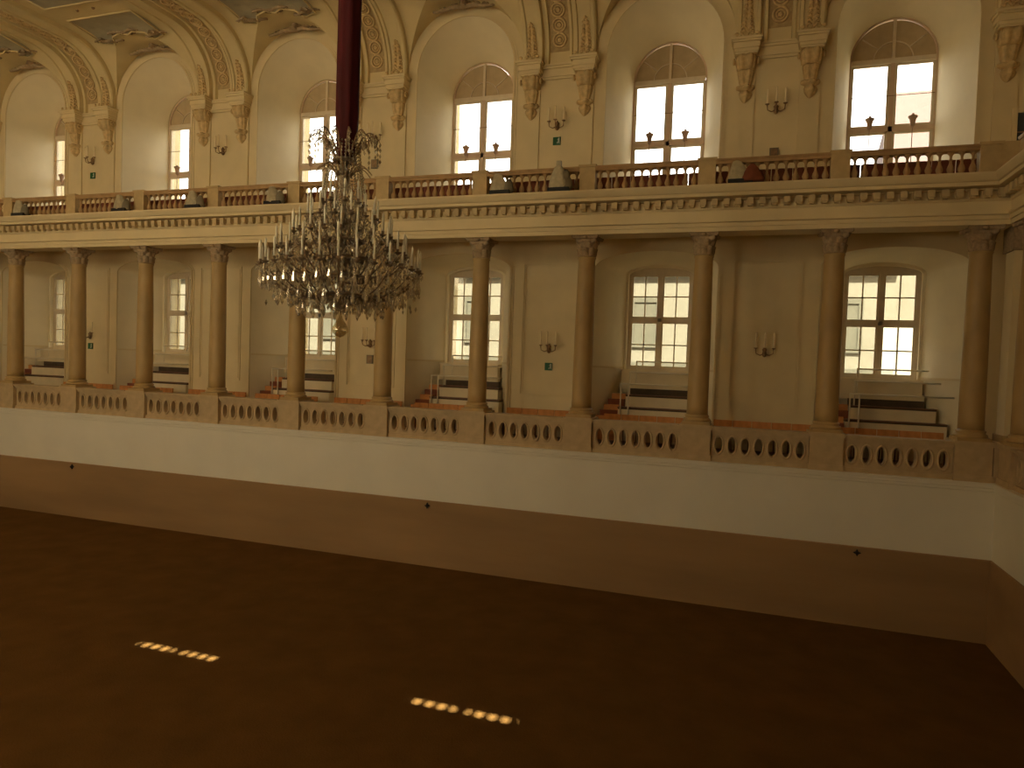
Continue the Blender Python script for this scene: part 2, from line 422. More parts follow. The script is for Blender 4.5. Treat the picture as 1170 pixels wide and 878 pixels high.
# ---------------------------------------------------------------- ceiling fields, stucco
pf = empty('ceiling_panel')
P = [(-1.45, -.40), (1.45, -.40), (1.45, 1.05), (.95, 1.15), (.75, .85), (.3, .72), (0, .85), (-.3, .72), (-.75, .85), (-.95, 1.15), (-1.45, 1.05)]
def zc(y): return 17.85 if y < .25 else 15.9 + sqrt(max(0, R0*R0 - (y-.25)**2))
def field(poly, name, m, par, d=.02):
    mb = MB(); n = len(poly)
    # fan of quads from the straight edge so that the field follows the cove
    xs = sorted(set([-1.45 + 2.9*i/16 for i in range(17)]))
    def top(x):
        for (a, b) in zip(poly[2:], poly[3:]):
            if b[0] <= x <= a[0] and a[0] != b[0]: return a[1] + (b[1]-a[1])*(x-a[0])/(b[0]-a[0])
        return poly[2][1]
    rows = []
    for j in range(7):
        rows.append([(x, -.40 + (top(x) + .40)*j/6, zc(-.40 + (top(x) + .40)*j/6) - d) for x in xs])
    mb.grid(rows, False)
    rows2 = [[(x, y, z + .06) for x, y, z in r] for r in rows]
    mb.grid(rows2, False)
    return mb.build(name, m, par)
field(P, 'field', PANELGREY, pf)
mb = MB(); edge = P
def zz(p, d=.035): return (p[0], p[1], zc(p[1]) - d)
mb.tube([zz(p) for p in P], .035, 6, True)
mb.build('frame', VAULT, pf)
# neighbouring coffer beyond the cross band with its two studs
mb = MB()
mb.box(-1.45, 1.45, -4.6, -1.25, 17.82, 17.87); mb.build('coffer_field', PANELGREY, pf)
mb = MB(); mb.ring([(-1.45, 0), (1.45, 0)], [(-1.45, 0), (1.45, 0)], 0, 0, False)
mb = MB()
mb.tube([(-1.45, -4.6, 17.81), (1.45, -4.6, 17.81), (1.45, -1.25, 17.81), (-1.45, -1.25, 17.81)], .045, 6, True); mb.build('coffer_frame', VAULT, pf)
for x in (-.45, .27): MB().lathe([(.02, -.06), (.045, -.04), (.06, 0), (.06, .02)], (x, -.83, 17.85), 10).build('stud', BRONZE, pf)
PF = Proto(pf)
def scroll(cx_, cz, r, turns, a0, sgn, n=26, lift=.03):
    out = []
    for i in range(n):
        f = i/(n-1); a = a0 + sgn*2*pi*turns*f; rr = r*(1 - .82*f)
        out.append((cx_ + rr*cos(a), -lift - .03*f, cz + rr*sin(a)))
    return out
def cartouche_mb():
    m = MB()
    for sg in (-1, 1):
        m.tube(scroll(sg*.30, .16, .15, 1.2, pi if sg > 0 else 0, -sg), [.045 - .0008*i for i in range(26)], 6)
        m.tube(scroll(sg*.58, .02, .11, 1.1, pi/2, -sg), [.038 - .0008*i for i in range(26)], 6)
        m.tube([(sg*.05, -.03, .02), (sg*.3, -.07, -.03), (sg*.55, -.05, -.12), (sg*.8, -.03, -.10), (sg*.9, -.02, -.02)], [.05, .05, .04, .03, .02], 6)
        for k in range(5):
            a = pi/2 + sg*(.2 + .28*k)
            m.tube([(0, -.06, .12), (.16*cos(a), -.12, .12 + .16*sin(a)), (.30*cos(a), -.05, .12 + .30*sin(a))], [.04, .045, .02], 6)
    m.tube([(0, -.06, -.05), (0, -.12, .1), (0, -.08, .28), (0, -.03, .44)], [.08, .09, .07, .03], 8)
    return m
ct = remesh(cartouche_mb().build('stucco_cartouche', RELIEF), .016); ct.data.transform(Matrix.Diagonal((.95, 1.2, 1.15, 1)))
CT = Proto(ct)
def corner_mb():
    m = MB()
    m.tube(scroll(0, 0, .22, 1.3, pi*.8, -1), [.05 - .001*i for i in range(26)], 6)
    m.tube(scroll(.30, .12, .13, 1.1, pi, 1), [.04 - .0008*i for i in range(26)], 6)
    for k in range(4): m.tube([(-.05, -.04, 0), (-.2*cos(.5*k), -.1, -.2*sin(.5*k) - .02), (-.38*cos(.5*k), -.05, -.3*sin(.5*k))], [.04, .04, .018], 6)
    return m
cr = remesh(corner_mb().build('stucco_leaf_spray', RELIEF), .018); cr.data.transform(Matrix.Diagonal((1.4, 1.5, 1.4, 1)))
CR = Proto(cr)
BAYORD = {10.5: 1, 8.5: 2, 6.5: 3, 4.5: 4, 2.5: 5, .5: 6}
for b, k in BAYORD.items():
    X = bx(b)
    o = PF((X, 0, 0)); thing(o, 'grey ceiling panel with plaster frame above the %s upper window from the right corner' % ORD[k], 'ceiling panel', 'grey ceiling panels')
    o = CT((X, 1.98, 17.60)); o.rotation_euler = (radians(-42), 0, 0); o.scale = (1.3, 1.3, 1.3)
    thing(o, 'stucco shell cartouche on the crown of the %s upper window niche from the right' % ORD[k], 'cartouche', 'stucco cartouches over the niches')
    for sg, w in ((-1, 'left'), (1, 'right')):
        o = CR((X + sg*1.12, 1.02, zc(1.02) - .09)); o.rotation_euler = (radians(-68), 0, 0)
        if sg > 0: o.scale = (-1, 1, 1)
        thing(o, 'dark stucco leaf spray, %s corner of ceiling panel above %s upper window from the right' % (w, ORD[k]), 'stucco ornament', 'stucco sprays on the ceiling panels')
    o = CT((X - .1, .72, zc(.72) - .07)); o.rotation_euler = (radians(-75), 0, 0); o.scale = (.85, 1.1, .85)
    thing(o, 'dark stucco cartouche inside the ceiling panel above the %s upper window from the right' % ORD[k], 'cartouche', 'stucco cartouches in the ceiling panels')

# ---------------------------------------------------------------- corbels
cb = empty('corbel')
m = MB()   # impost block with flaring mouldings
for (w, y0, z0, z1) in ((.30, 1.83, 15.20, 15.25), (.33, 1.80, 15.25, 15.34), (.355, 1.77, 15.34, 15.50), (.39, 1.72, 15.50, 15.56), (.42, 1.68, 15.56, 15.62)):
    m.box(-w, w, y0, 2.22, z0, z1)
m.build('impost_block', PLASTER, cb)
m = MB()
for x in (-.27, -.07, .13, .27):
    m.tube(scroll(x, 15.70, .055, 1.0, pi, -1, 14), .026, 6)
for i in range(len(m.v)):
    v = m.v[i]; m.v[i] = (v[0], v[1] + 1.78, v[2])
m.box(-.32, .32, 1.80, 2.15, 15.6, 15.68)
remesh(m.build('crest', STUCCO, cb), .02)
# fluted capital and tapering body: half-round section swept down the wall
def taper(profile, mod, mt, name):
    rows = []
    for (z, w, d) in profile:
        row = []
        for i in range(33):
            a = pi*i/32
            k = 1 + mod*abs(sin(a*4.0))
            row.append((w*cos(a)*(abs(cos(a))**-.25 if abs(cos(a)) > .05 else 1)*.93, 2.2 - d*sin(a)**.55*k if 0 < a < pi else 2.2, z))
        rows.append(row)
    mm = MB(); mm.grid(rows, True)
    mm.add(rows[0], [tuple(range(33))]); mm.add(rows[-1], [tuple(range(33))])
    return mm.build(name, mt, cb)
taper([(15.21, .24, .30), (15.17, .30, .38), (15.05, .31, .40), (14.93, .28, .36), (14.84, .27, .33), (14.80, .22, .24)], .20, STUCCO, 'fluted_capital')
taper([(14.80, .20, .20), (14.79, .24, .25), (14.75, .24, .25), (14.5, .19, .20), (14.36, .155, .16)], .16, STUCCO, 'tapered_shaft')
m = MB()
m.lathe([(.02, 13.91), (.07, 13.95), (.14, 14.03), (.175, 14.13), (.15, 14.20), (.12, 14.23), (.20, 14.27), (.235, 14.32), (.20, 14.37), (.02, 14.37)], (0, 2.12, 0), 24, mod=lambda a, z: 1 + .16*cos(5*a))
for sg in (-1, 1): m.lathe([(.01, -.07), (.05, -.05), (.07, 0), (.05, .05), (.01, .07)], (sg*.19, 2.08, 14.33), 10)
remesh(m.build('leaf_drop', STUCCO, cb), .012)
for sg in (-1, 1):
    m = MB(); pts = [(sg*.33, 2.0 + .10*cos(a*.5)*(1 - a/16), 15.03 + .11*sin(a*.5)*(1 - a/16)) for a in range(0, 15)]
    m.tube(pts, .032, 6); m.build('side_volute', STUCCO, cb)
CB = Proto(cb)
ib = MB()
for i, b in enumerate([11.5, 9.5, 7.5, 5.5, 3.5, 1.5, -.5]):
    for sg, w in ((-1, 'left'), (1, 'right')):
        if b > 11 and sg > 0: continue
        o = CB((bx(b) + sg*.86, 0, 0))
        thing(o, 'carved plaster corbel, %s one on the %s upper wall pier from the right' % (w, ORD[i] if b < 11 else 'corner') if b < 11 else 'carved plaster corbel by the dark doorway in the right corner', 'corbel', 'carved corbels under the vault ribs')
for b in PB + [11.5]:
    X = bx(b)
    for (d, z0, z1) in ((.06, 15.13, 15.2), (.10, 15.2, 15.26), (.07, 15.26, 15.45), (.12, 15.45, 15.52), (.15, 15.52, 15.58)):
        ib.box(X - .7, X + .7, 2.2 - d, 2.21, z0, z1)
struct(ib.build('trim_8', PLASTER))

# ---------------------------------------------------------------- windows
def window_upper(k, b):
    r = empty('window_%d' % k, (bx(b), 3.97, 0)); struct(r)
    a1, a2 = arch(1.16, 11.9, 15.52, 1.18, K), arch(1.11, 12.02, 15.52, 1.13, K)
    m = MB(); m.ring([(x, z) for x, z in a2], [(x, z) for x, z in a1], 0, .12, False); m.box(-1.16, 1.16, 0, .12, 11.9, 12.03)
    m.build('window_frame', WFRAME2, r)
    MB().box(-.055, .055, -.03, .08, 12.0, 15.42).build('mullion', WFRAME2, r)
    MB().box(-.04, .04, -.03, .08, 15.45, 16.66).build('fan_mullion', WFRAME, r)
    MB().box(-1.1, 1.1, -.05, .10, 15.38, 15.52).build('transom', WFRAME, r)
    MB().box(-1.13, 1.13, -.03, .08, 13.40, 13.55).build('cross_bar', WFRAME2, r)
    m = MB(); pts = [(1.12*cos(pi*i/K), 15.50 + 1.13*sin(pi*i/K)) for i in range(K+1)]
    m.prism(pts, .05, .09); m.build('fan_panel', FANM, r)
    m = MB(); m.tube([(.52*cos(pi*i/20), .035, 15.51 + .52*sin(pi*i/20)) for i in range(21)], .02, 5)
    for a in (38, 142): m.tube([(.52*cos(radians(a)), .035, 15.51 + .52*sin(radians(a))), (1.06*cos(radians(a)), .035, 15.51 + 1.06*sin(radians(a)))], .02, 5)
    m.build('fan_glazing_bars', WFRAME, r)
    for x0, x1 in ((-1.11, -.055), (.055, 1.11)):
        for z0, z1 in ((12.03, 13.40), (13.55, 15.38)):
            s = MB(); s.ring([(x0+.075, z0+.06), (x1-.075, z0+.06), (x1-.075, z1-.06), (x0+.075, z1-.06)], [(x0, z0), (x1, z0), (x1, z1), (x0, z1)], .0, .06)
            s = s.build('sash', WFRAME, r)
            MB().box(x0+.07, x1-.07, .028, .034, z0+.055, z1-.055).build('pane', GLASS, s)
    m = MB(); m.tube([(-1.1, -.08, 14.42), (1.1, -.08, 14.42)], .010, 6)
    m.build('tie_rod', BRONZE, r)
    return r
def window_lower(k, b):
    r = empty('window_%d' % k, (bx(b), 3.88, 0)); struct(r)
    m = MB(); m.ring([(-.93, 6.24), (.93, 6.24), (.93, 9.24), (-.93, 9.24)], [(-1.04, 6.12), (1.04, 6.12), (1.04, 9.5), (-1.04, 9.5)], 0, .14)
    m.build('window_frame', WFRAME, r)
    MB().box(-.06, .06, -.03, .10, 6.2, 9.3).build('mullion', WFRAME, r)
    MB().box(-.95, .95, -.03, .10, 7.72, 7.84).build('transom', WFRAME, r)
    for x0, x1 in ((-.93, -.06), (.06, .93)):
        for z0, z1 in ((6.24, 7.72), (7.84, 9.24)):
            xm, zm = (x0+x1)/2, (z0+z1)/2
            s = MB(); s.ring([(x0+.045, z0+.05), (x1-.045, z0+.05), (x1-.045, z1-.05), (x0+.045, z1-.05)], [(x0, z0), (x1, z0), (x1, z1), (x0, z1)], .02, .07)
            s.box(xm-.02, xm+.02, .03, .06, z0+.04, z1-.04); s.box(x0+.04, x1-.04, .03, .06, zm-.02, zm+.02)
            s = s.build('sash', WFRAME, r)
            opened = (b == 10.5 and x0 > 0 and z0 < 7)
            MB().box(x0+.04, x1-.04, .043, .048, z0+.045, z1-.045).build('pane', GLASS if opened else OLDGLASS, s)
    MB().box(-1.08, 1.08, -.22, 0, 6.08, 6.16).build('window_sill', PLASTER, r)
    return r
k = 1
for b in reversed(WB):
    if b < -2: continue
    window_upper(k, b); k += 1
    window_lower(k, b); k += 1

# small lantern lamps on poles in front of the upper windows
lp = empty('window_lantern')
MB().lathe([(.09, 11.92), (.09, 11.94), (.02, 11.96), (.012, 12.0), (.012, 13.46), (.02, 13.48)], (0,0,0), 10).build('pole', LANTERN, lp)
MB().lathe([(.03, 13.44), (.05, 13.47), (.07, 13.50), (.06, 13.53), (.085, 13.66), (.10, 13.70), (.13, 13.74), (.12, 13.77), (.05, 13.79), (.03, 13.84)], (0,0,0), 12)  .build('lamp_cup', LANTERN, lp)
LP = Proto(lp)
for b, kk in BAYORD.items():
    for sg, w in ((-1, 'left'), (1, 'right')):
        o = LP((bx(b) + sg*.56, 3.82, 0)); thing(o, 'small lantern on thin pole against %s half of %s upper window from the right' % (w, ORD[kk]), 'lantern', 'lanterns before the upper windows')

# ---------------------------------------------------------------- columns
co = empty('column')
MB().box(-.36, .36, -.36, .36, 4.78, 4.86).build('plinth', MARBLE, co)
MB().lathe([(.35, 4.86), (.365, 4.89), (.35, 4.93), (.315, 4.945), (.30, 4.965), (.315, 4.985), (.325, 5.0), (.31, 5.02), (.285, 5.03), (.28, 5.05)], seg=32).build('base', MARBLE, co)
MB().lathe([(.28, 5.04), (.275, 5.3), (.273, 6.5), (.262, 7.6), (.245, 8.7), (.238, 9.22), (.25, 9.25), (.262, 9.28), (.25, 9.30)], seg=40).build('shaft', MARBLE, co)
def capm(a, z):
    t = (z - 9.30)/.5
    lobes8 = abs(cos(4*a)); lobes8b = abs(sin(4*a)); diag = max(0, cos(4*(a - pi/4)))**3
    k = 1.0
    if t < .48: k += .16*lobes8*sin(pi*min(1, t/.48))**.5 + .18*lobes8**3*max(0, (t-.30)/.18)
    elif t < .80: k += .14*lobes8b*sin(pi*(t-.40)/.4 if t < .8 else 0)**2 + .22*lobes8b**3*max(0, (t-.62)/.18)
    if t > .66: k += .50*diag*min(1, (t-.66)/.16)
    return k
prof = [(.24 + .035*(i/24)**2, 9.30 + .5*i/24) for i in range(25)]
m = MB(); m.lathe(prof, seg=96, mod=capm)
m.build('capital', RELIEF, co)
ab = []
for q in range(4):
    for j in range(9):
        f = -1 + 2*j/8; w = .385 - .075*(1 - f*f); x, y = w, f*.385
        if abs(f) == 1: x, y = .385, f*.36
        c_, s__ = cos(q*pi/2), sin(q*pi/2); ab.append((x*c_ - y*s__, x*s__ + y*c_))
m = MB(); n = len(ab); m.add([(x*.94, y*.94, 9.79) for x, y in ab] + [(x, y, 9.83) for x, y in ab] + [(x, y, 9.885) for x, y in ab],
    [(i, (i+1) % n, (i+1) % n + n, i + n) for i in range(n)] + [(i+n, (i+1) % n + n, (i+1) % n + 2*n, i + 2*n) for i in range(n)] + [tuple(range(n))] + [tuple(range(2*n, 3*n))])
for sg in range(4):
    a = sg*pi/2; m.lathe([(.02, -.05), (.06, -.03), (.07, 0), (.06, .03), (.02, .05)], (.30*cos(a), .30*sin(a), 9.83), 10)
m.build('abacus', RELIEF, co)
CO = Proto(co)
for i, n in enumerate(range(11, -1, -1)):
    o = CO((cx(n), .36, 0)); thing(o, 'yellow marble column with carved capital, %s from the right corner of the colonnade' % ORD[i+1], 'column', 'columns of the lower gallery')
o = CO((XE + .36, -.48, 0)); thing(o, 'marble column just round the right corner, standing on the end gallery parapet', 'column', 'columns of the lower gallery')
# square corner pier
pc = empty('corner_pilaster', (XE + .42, .42, 0))
MB().box(-.33, .33, -.33, .33, 4.78, 4.95).build('base', MARBLE, pc)
MB().box(-.28, .28, -.28, .28, 4.95, 9.3).build('shaft', PLASTER, pc)
MB().box(-.34, .34, -.34, .34, 9.3, 9.88).build('capital', RELIEF, pc)
thing(pc, 'square pilaster in the right corner between the two last marble columns', 'pilaster')

# ---------------------------------------------------------------- lower parapet: pedestals and pierced panels
pd = MB()
pd.box(-.41, .41, -.03, .78, 3.83, 3.98); pd.box(-.39, .39, 0, .76, 3.98, 4.66); pd.box(-.41, .41, -.03, .78, 4.66, 4.72); pd.box(-.42, .42, -.05, .79, 4.72, 4.78)
PD = Proto(pd.build('pedestal', STONE))
for i, n in enumerate(range(11, -1, -1)):
    o = PD((cx(n), 0, 0)); thing(o, 'stone pedestal under the %s marble column from the right corner' % ORD[i+1], 'pedestal', 'pedestals under the lower columns')
o = PD((XE, -.48, 0), -pi/2); thing(o, 'stone pedestal under the column just round the right corner', 'pedestal', 'pedestals under the lower columns')
pp = empty('parapet_panel')
MB().box(-1.2, 1.2, .06, .34, 3.83, 3.94).build('plinth', STONE, pp)
m = MB(); m.box(-1.2, 1.2, .02, .40, 4.66, 4.70); m.box(-1.2, 1.2, -.02, .42, 4.70, 4.75); m.box(-1.2, 1.2, .06, .36, 4.60, 4.66)
m.build('rail', STONE, pp)
cw = .334; m = MB()
NP = 24
outl = []; inl = []
def cell(x0):
    # rectangle boundary matched by angle to the oval opening
    zc_, hz = 4.275, .335; O = []; I = []
    for i in range(NP):
        a = 2*pi*i/NP; ca, sa = cos(a), sin(a)
        k = min((cw/2)/abs(ca) if abs(ca) > 1e-6 else 9, hz/abs(sa) if abs(sa) > 1e-6 else 9)
        O.append((x0 + k*ca, zc_ + k*sa)); I.append((x0 + .092*ca, zc_ + .21*sa))
    for sx in (-1, 1):
        pass
    return O, I, zc_, hz
for j in range(7):
    x0 = -1.002 + j*cw
    O, I, zc_, hz = cell(x0)
    rows = [[(x, .12, z) for x, z in O], [(x, .12, z) for x, z in I], [(x, .30, z) for x, z in I], [(x, .30, z) for x, z in O]]
    m.grid(rows, False, True)
    for sx in (-1, 1):
        for sz in (-1, 1):
            c_ = (x0 + sx*cw/2, zc_ + sz*hz)
            near = sorted(O, key=lambda p: abs(math.atan2(p[1]-zc_, p[0]-x0) - math.atan2(c_[1]-zc_, c_[0]-x0)))[:2]
            for y in (.12, .30): m.add([(c_[0], y, c_[1]), (near[0][0], y, near[0][1]), (near[1][0], y, near[1][1])], [(0,1,2)])
m.box(-1.2, -1.169, .12, .30, 3.94, 4.61); m.box(1.169, 1.2, .12, .30, 3.94, 4.61)
m.build('pierced_slab', STONE, pp)
for j in range(7):
    x0 = -1.002 + j*cw; mm = MB()
    pts = [(x0 + .118*cos(2*pi*i/24), .115, 4.275 + .245*sin(2*pi*i/24)) for i in range(24)]
    mm.tube(pts, .03, 6, True)
    mm.build('oval_surround', STONE, pp)
for sg in (-1, 1):
    pass
PP = Proto(pp)
for i, n in enumerate(range(10, -1, -1)):
    o = PP((cx(n + .5), 0, 0)); thing(o, 'pierced stone parapet panel with seven oval openings, %s from the right corner' % ORD[i+1], 'parapet', 'lower gallery parapet panels')
o = PP((XE, -.48 - 1.6, 0), -pi/2); thing(o, 'pierced stone parapet panel on the end gallery round the right corner', 'parapet', 'lower gallery parapet panels')
struct(MB().box(.41, XE + .35, 0, .35, 3.83, 4.78).build('trim_9', STONE))

# ---------------------------------------------------------------- upper balustrade
up = MB(); up.box(-.235, .235, -.02, .30, 11.02, 11.07); up.box(-.22, .22, 0, .28, 11.07, 11.74); up.box(-.24, .24, -.03, .31, 11.74, 11.77); up.box(-.25, .25, -.04, .32, 11.77, 11.81)
UP = Proto(up.build('balustrade_pier', STONE2))
for i, n in enumerate(range(11, -2, -1)):
    o = UP((cx(n), 0, 0)); thing(o, 'square stone pier of the upper balustrade, %s from the right corner' % ORD[i+1], 'pier', 'piers of the upper balustrade')
ub = empty('balustrade')
MB().box(-1.38, 1.38, .02, .26, 11.02, 11.09).build('plinth', BALUST, ub)
m = MB(); m.box(-1.38, 1.38, .02, .26, 11.64, 11.72); m.box(-1.38, 1.38, -.01, .29, 11.72, 11.77)
m.build('rail', BALUST, ub)
for j in range(12):
    MB().lathe([(r*1.06, z) for r, z in baluster_prof(.56)], (-1.38 + .115 + j*.2305, .14, 11.085), 12).build('baluster', BALUST, ub)
UB = Proto(ub)
for i, n in enumerate(range(10, -2, -1)):
    o = UB((cx(n + .5), 0, 0)); thing(o, 'stretch of stone balusters on the upper gallery, %s from the right corner' % ORD[i+1], 'balustrade', 'upper balustrade stretches')
o = UP((XE, -.48, 0), -pi/2); thing(o, 'square stone pier of the end gallery balustrade by the right corner', 'pier', 'piers of the upper balustrade')
o = UB((XE, -.48 - 1.6, 0), -pi/2); thing(o, 'stretch of stone balusters on the end gallery round the right corner', 'balustrade', 'upper balustrade stretches')
struct(MB().box(.2, XE + .3, 0, .28, 11.02, 11.80).build('trim_10', STONE2))

# ---------------------------------------------------------------- chairs
def make_chair(name, cloth, z0):
    r = empty(name)
    MB().box(-.22, .22, -.20, .22, z0 + .42, z0 + .49).build('seat', cloth, r)
    m = MB(); m.grid([[(x, .22 + .03*(1 - (x/.255)**2) + .04*t + dy, z0 + .50 + .35*t) for x in (-.255, -.15, -.05, .05, .15, .255)] for dy, t in ((0, 0), (0, .5), (0, 1), (.04, 1), (.04, .5), (.04, 0), (0, 0))], False)
    for s in (-1, 1): m.add([(s*.255, .22, z0+.5), (s*.255, .26, z0+.85), (s*.255, .30, z0+.85), (s*.255, .26, z0+.5)], [(0,1,2,3)])
    m.build('backrest', cloth, r)
    for sx in (-1, 1):
        for y0, y1 in ((-.19, -.17), (.24, .22)):
            zt = .42 if y0 < 0 else .52
            MB().tube([(sx*.19, y0, z0), (sx*.19, y1, z0 + zt)], .016, 6).build('leg', WOOD, r)
    return r
CH = Proto(make_chair('gallery_chair', ORANGE, 3.95))
WL = ('window', 'wall pier')
for n in range(10, 0, -1):
    win = (n % 2 == 0); bayno = 11 - n
    for i in range(5):
        x = cx(n + .5) + XS - 1.05 + .53*i
        o = CH((x, 1.62 if win else 1.80, 0), 0)
        thing(o, 'orange upholstered chair against the lower gallery wall, in the %s column bay from the right' % ORD[bayno], 'chair', 'orange chairs in the %s column bay from the right' % ORD[bayno])
CH2 = Proto(make_chair('upper_chair', MAROON, 10.77))
for n in range(10, 0, -1):
    for i in range(6):
        o = CH2((cx(n) + .28 + .53*i, 1.02, 0), pi)
        thing(o, 'dark red chair behind the upper balustrade, in the %s stretch from the right corner' % ORD[11 - n], 'chair', 'dark red chairs behind the %s upper balustrade stretch' % ORD[11 - n])

# ---------------------------------------------------------------- tiered stands in the lower niches
ts = empty('tiered_stand')
def tier(x0, x1, y0, y1, z0, z1, name): 
    m = MB(); m.box(x0, x1, y0, y1, z0, z1 - .05); m.build(name, TIER, ts)
    MB().box(x0, x1 + .02, y0 + .035, y1, z1 - .05, z1 - .01).build('painted_shadow_gap', DARK, ts)  # dark strip paints in the shadow under the tread overhang
    MB().box(x0 - .02, x1 + .02, y0 + .005, y1, z1 - .01, z1 + .015).build('tread', WOOD, ts)
tier(-.98, 1.50, 2.35, 2.75, 3.95, 4.98, 'riser')
tier(-.82, 1.32, 2.75, 3.15, 3.95, 5.36, 'riser')
MB().box(-.82, 1.14, 3.30, 3.45, 5.36, 5.56).build('dark_gap_fill', DARK, ts)  # dark block stands in for the shaded gap under the shelf
m = MB(); m.box(-1.12, 1.12, 3.25, 3.50, 5.56, 5.72); m.box(-1.08, 1.08, 3.34, 3.60, 5.72, 6.10); m.box(-1.09, 1.09, 3.30, 3.68, 6.08, 6.14)
m.build('breast_panel', TIER, ts)
TS = Proto(ts)
st = empty('carpeted_steps')
for i in range(5):
    MB().box(-1.655 + .09*i, -1.0 + (.14 if i > 2 else 0), 2.30 + .165*i, 2.465 + .165*i, 3.95, 4.70 + .17*i).build('step', ORANGE if i % 2 == 0 else MAROON, st)
STP = Proto(st)
ra = empty('niche_railing')
m = MB()
def rail(z, y, x0, x1, par, posts=(), zb=4.1):
    m = MB(); m.tube([(x0, y, z), (x1, y, z)], .022, 8); m.build('rail', WHITEMETAL, par)
    for p in posts: MB().tube([(p, y, zb), (p, y, z)], .022, 8).build('post', WHITEMETAL, par)
rail(5.72, 2.30, -.92, 1.62, ra, (-.90, -.66), 4.7)
rail(6.08, 2.85, -.74, 1.42, ra, (-.72,), 5.36)
rail(6.42, 3.35, -.62, 1.22, ra, (-.60,), 5.7)
RA = Proto(ra)
for b, kk in BAYORD.items():
    X = bx(b)
    o = TS((X, 0, 0)); thing(o, 'white boarded spectator stand under the %s lower gallery window from the right' % ORD[kk], 'stand', 'stands in the lower window niches')
    o = STP((X, 0, 0)); thing(o, 'orange carpeted steps beside the stand at the %s lower window from the right' % ORD[kk], 'steps', 'carpeted steps in the lower window niches')
    o = RA((X, 0, 0)); thing(o, 'white tube railing on the stand at the %s lower window from the right' % ORD[kk], 'railing', 'railings in the lower window niches')

# ---------------------------------------------------------------- sconces, signs, boxes, markers
sc = empty('wall_sconce')
MB().lathe([(.01, -.16), (.05, -.13), (.07, -.06), (.05, 0), (.07, .06), (.03, .10), (.01, .14)], (0, -.04, 0), 12).build('back_plate', BRONZE, sc)
for dx, dy in ((-.24, -.16), (0, -.28), (.24, -.16)):
    arm = MB(); arm.tube([(0, -.06, -.05), (dx*.5, -.06 + dy*.4, -.11), (dx*.95, dy*.9, -.06), (dx, dy, .08)], [.016, .016, .014, .014], 6)
    arm.lathe([(.012, .06), (.055, .09), (.06, .10), (.02, .105)], (dx, dy, 0), 10)
    arm = arm.build('arm', BRONZE, sc)
    MB().lathe([(.026, .10), (.026, .50), (.012, .52), (.004, .54)], (dx, dy, 0), 10).build('candle', PALECANDLE, arm)
SC = Proto(sc)
for k, b in enumerate((9.5, 7.5, 5.5, 1.5)):
    o = SC((bx(b), 2.19, 6.82 if b > 9 else 6.74)); thing(o, 'three-armed candle sconce on the lower gallery wall, %s wall pier from the right' % ORD[{9.5: 1, 7.5: 2, 5.5: 3, 1.5: 5}[b]], 'sconce', 'sconces on the gallery walls')
for k, b in enumerate((9.5, 7.5, 5.5, 3.5, 1.5)):
    o = SC((bx(b), 2.19, 13.70)); thing(o, 'three-armed candle sconce on the upper gallery wall, %s wall pier from the right' % ORD[k+1], 'sconce', 'sconces on the gallery walls')
sg_ = empty('exit_sign')
MB().box(-.12, .12, -.03, 0, -.12, .12).build('sign_board', GREEN, sg_)
m = MB()
m.prism([(.10, -.10), (.10, .09), (.055, .09), (.02, .03), (.055, .0), (.0, -.05), (.02, -.09), (.06, -.05)], -.036, -.03)
m.build('pictogram', SIGNWHITE, sg_)
SG = Proto(sg_)
o = SG((bx(7.5), 2.19, 6.16)); thing(o, 'small green exit sign under the lower sconce between the two right-hand centre columns', 'sign', 'green exit signs')
o = SG((bx(7.5), 2.19, 13.22)); thing(o, 'small green exit sign under the upper sconce right of the centre upper window', 'sign', 'green exit signs')
o = SG((bx(1.5), 2.19, 13.12)); thing(o, 'small green exit sign under the farthest left upper sconce', 'sign', 'green exit signs')
o = SG((bx(1.5), 2.19, 6.30)); thing(o, 'small green exit sign on the far left lower wall beside a column', 'sign', 'green exit signs')
def servicebox(loc, label):
    r = empty('service_box', loc)
    MB().box(-.12, .12, -.05, 0, -.15, .15).build('housing', BOXGREY, r); m = MB(); m.box(-.09, .09, -.058, -.05, -.12, .12); m.build('cover', BRONZE, r)
    thing(r, label, 'electrical box')
servicebox((bx(5.5), 2.19, 6.18), 'small grey service box below the lower sconce right of the chandelier')
servicebox((bx(5.5), 2.14, 12.85), 'small dark service box on the upper wall just right of the chandelier crown')
servicebox((bx(9.5), 2.19, 12.45), 'small grey service box on the upper wall low beneath the first sconce from the right')
mk = empty('wall_marker')
m = MB(); m.prism([(0, .09), (.03, .03), (.09, 0), (.03, -.03), (0, -.09), (-.03, -.03), (-.09, 0), (-.03, .03)], -.05, 0); m.build('star_plate', BLACK, mk)
MB().lathe([(.005, -.04), (.045, -.02), (.045, .02), (.005, .04)], (0, -.06, 0), 10).build('knob', BLACK, mk)
MK = Proto(mk)
for x, l in ((-2.39, 'small black star-shaped stud on the brown dado near the right corner'), (-14.13, 'small black star-shaped stud on the brown dado below the chandelier'), (-28.49, 'small black stud on the brown dado at the far left')):
    o = MK((x, -.035, 1.85)); thing(o, l, 'wall stud', 'black studs on the dado')

# doorway with dark grille in the right corner of the upper wall
d = struct(empty('door_1', (1.55, 2.12, 0)))
MB().ring([(-.45, 10.9), (-.45, 13.1), (.6, 13.1), (.6, 10.9)], [(-.56, 10.9), (-.56, 13.22), (.7, 13.22), (.7, 10.9)], -.05, .06, False).build('door_frame', PLASTER, d)
MB().box(-.45, .6, 0, .05, 10.9, 13.1).build('door_leaf', DARKGLASS, d)
m = MB()
for z in (11.6, 12.1, 12.6): m.box(-.45, .6, -.02, 0, z, z + .03)
m.box(.06, .09, -.02, 0, 10.9, 13.1); m.build('door_bars', BRONZE, d)

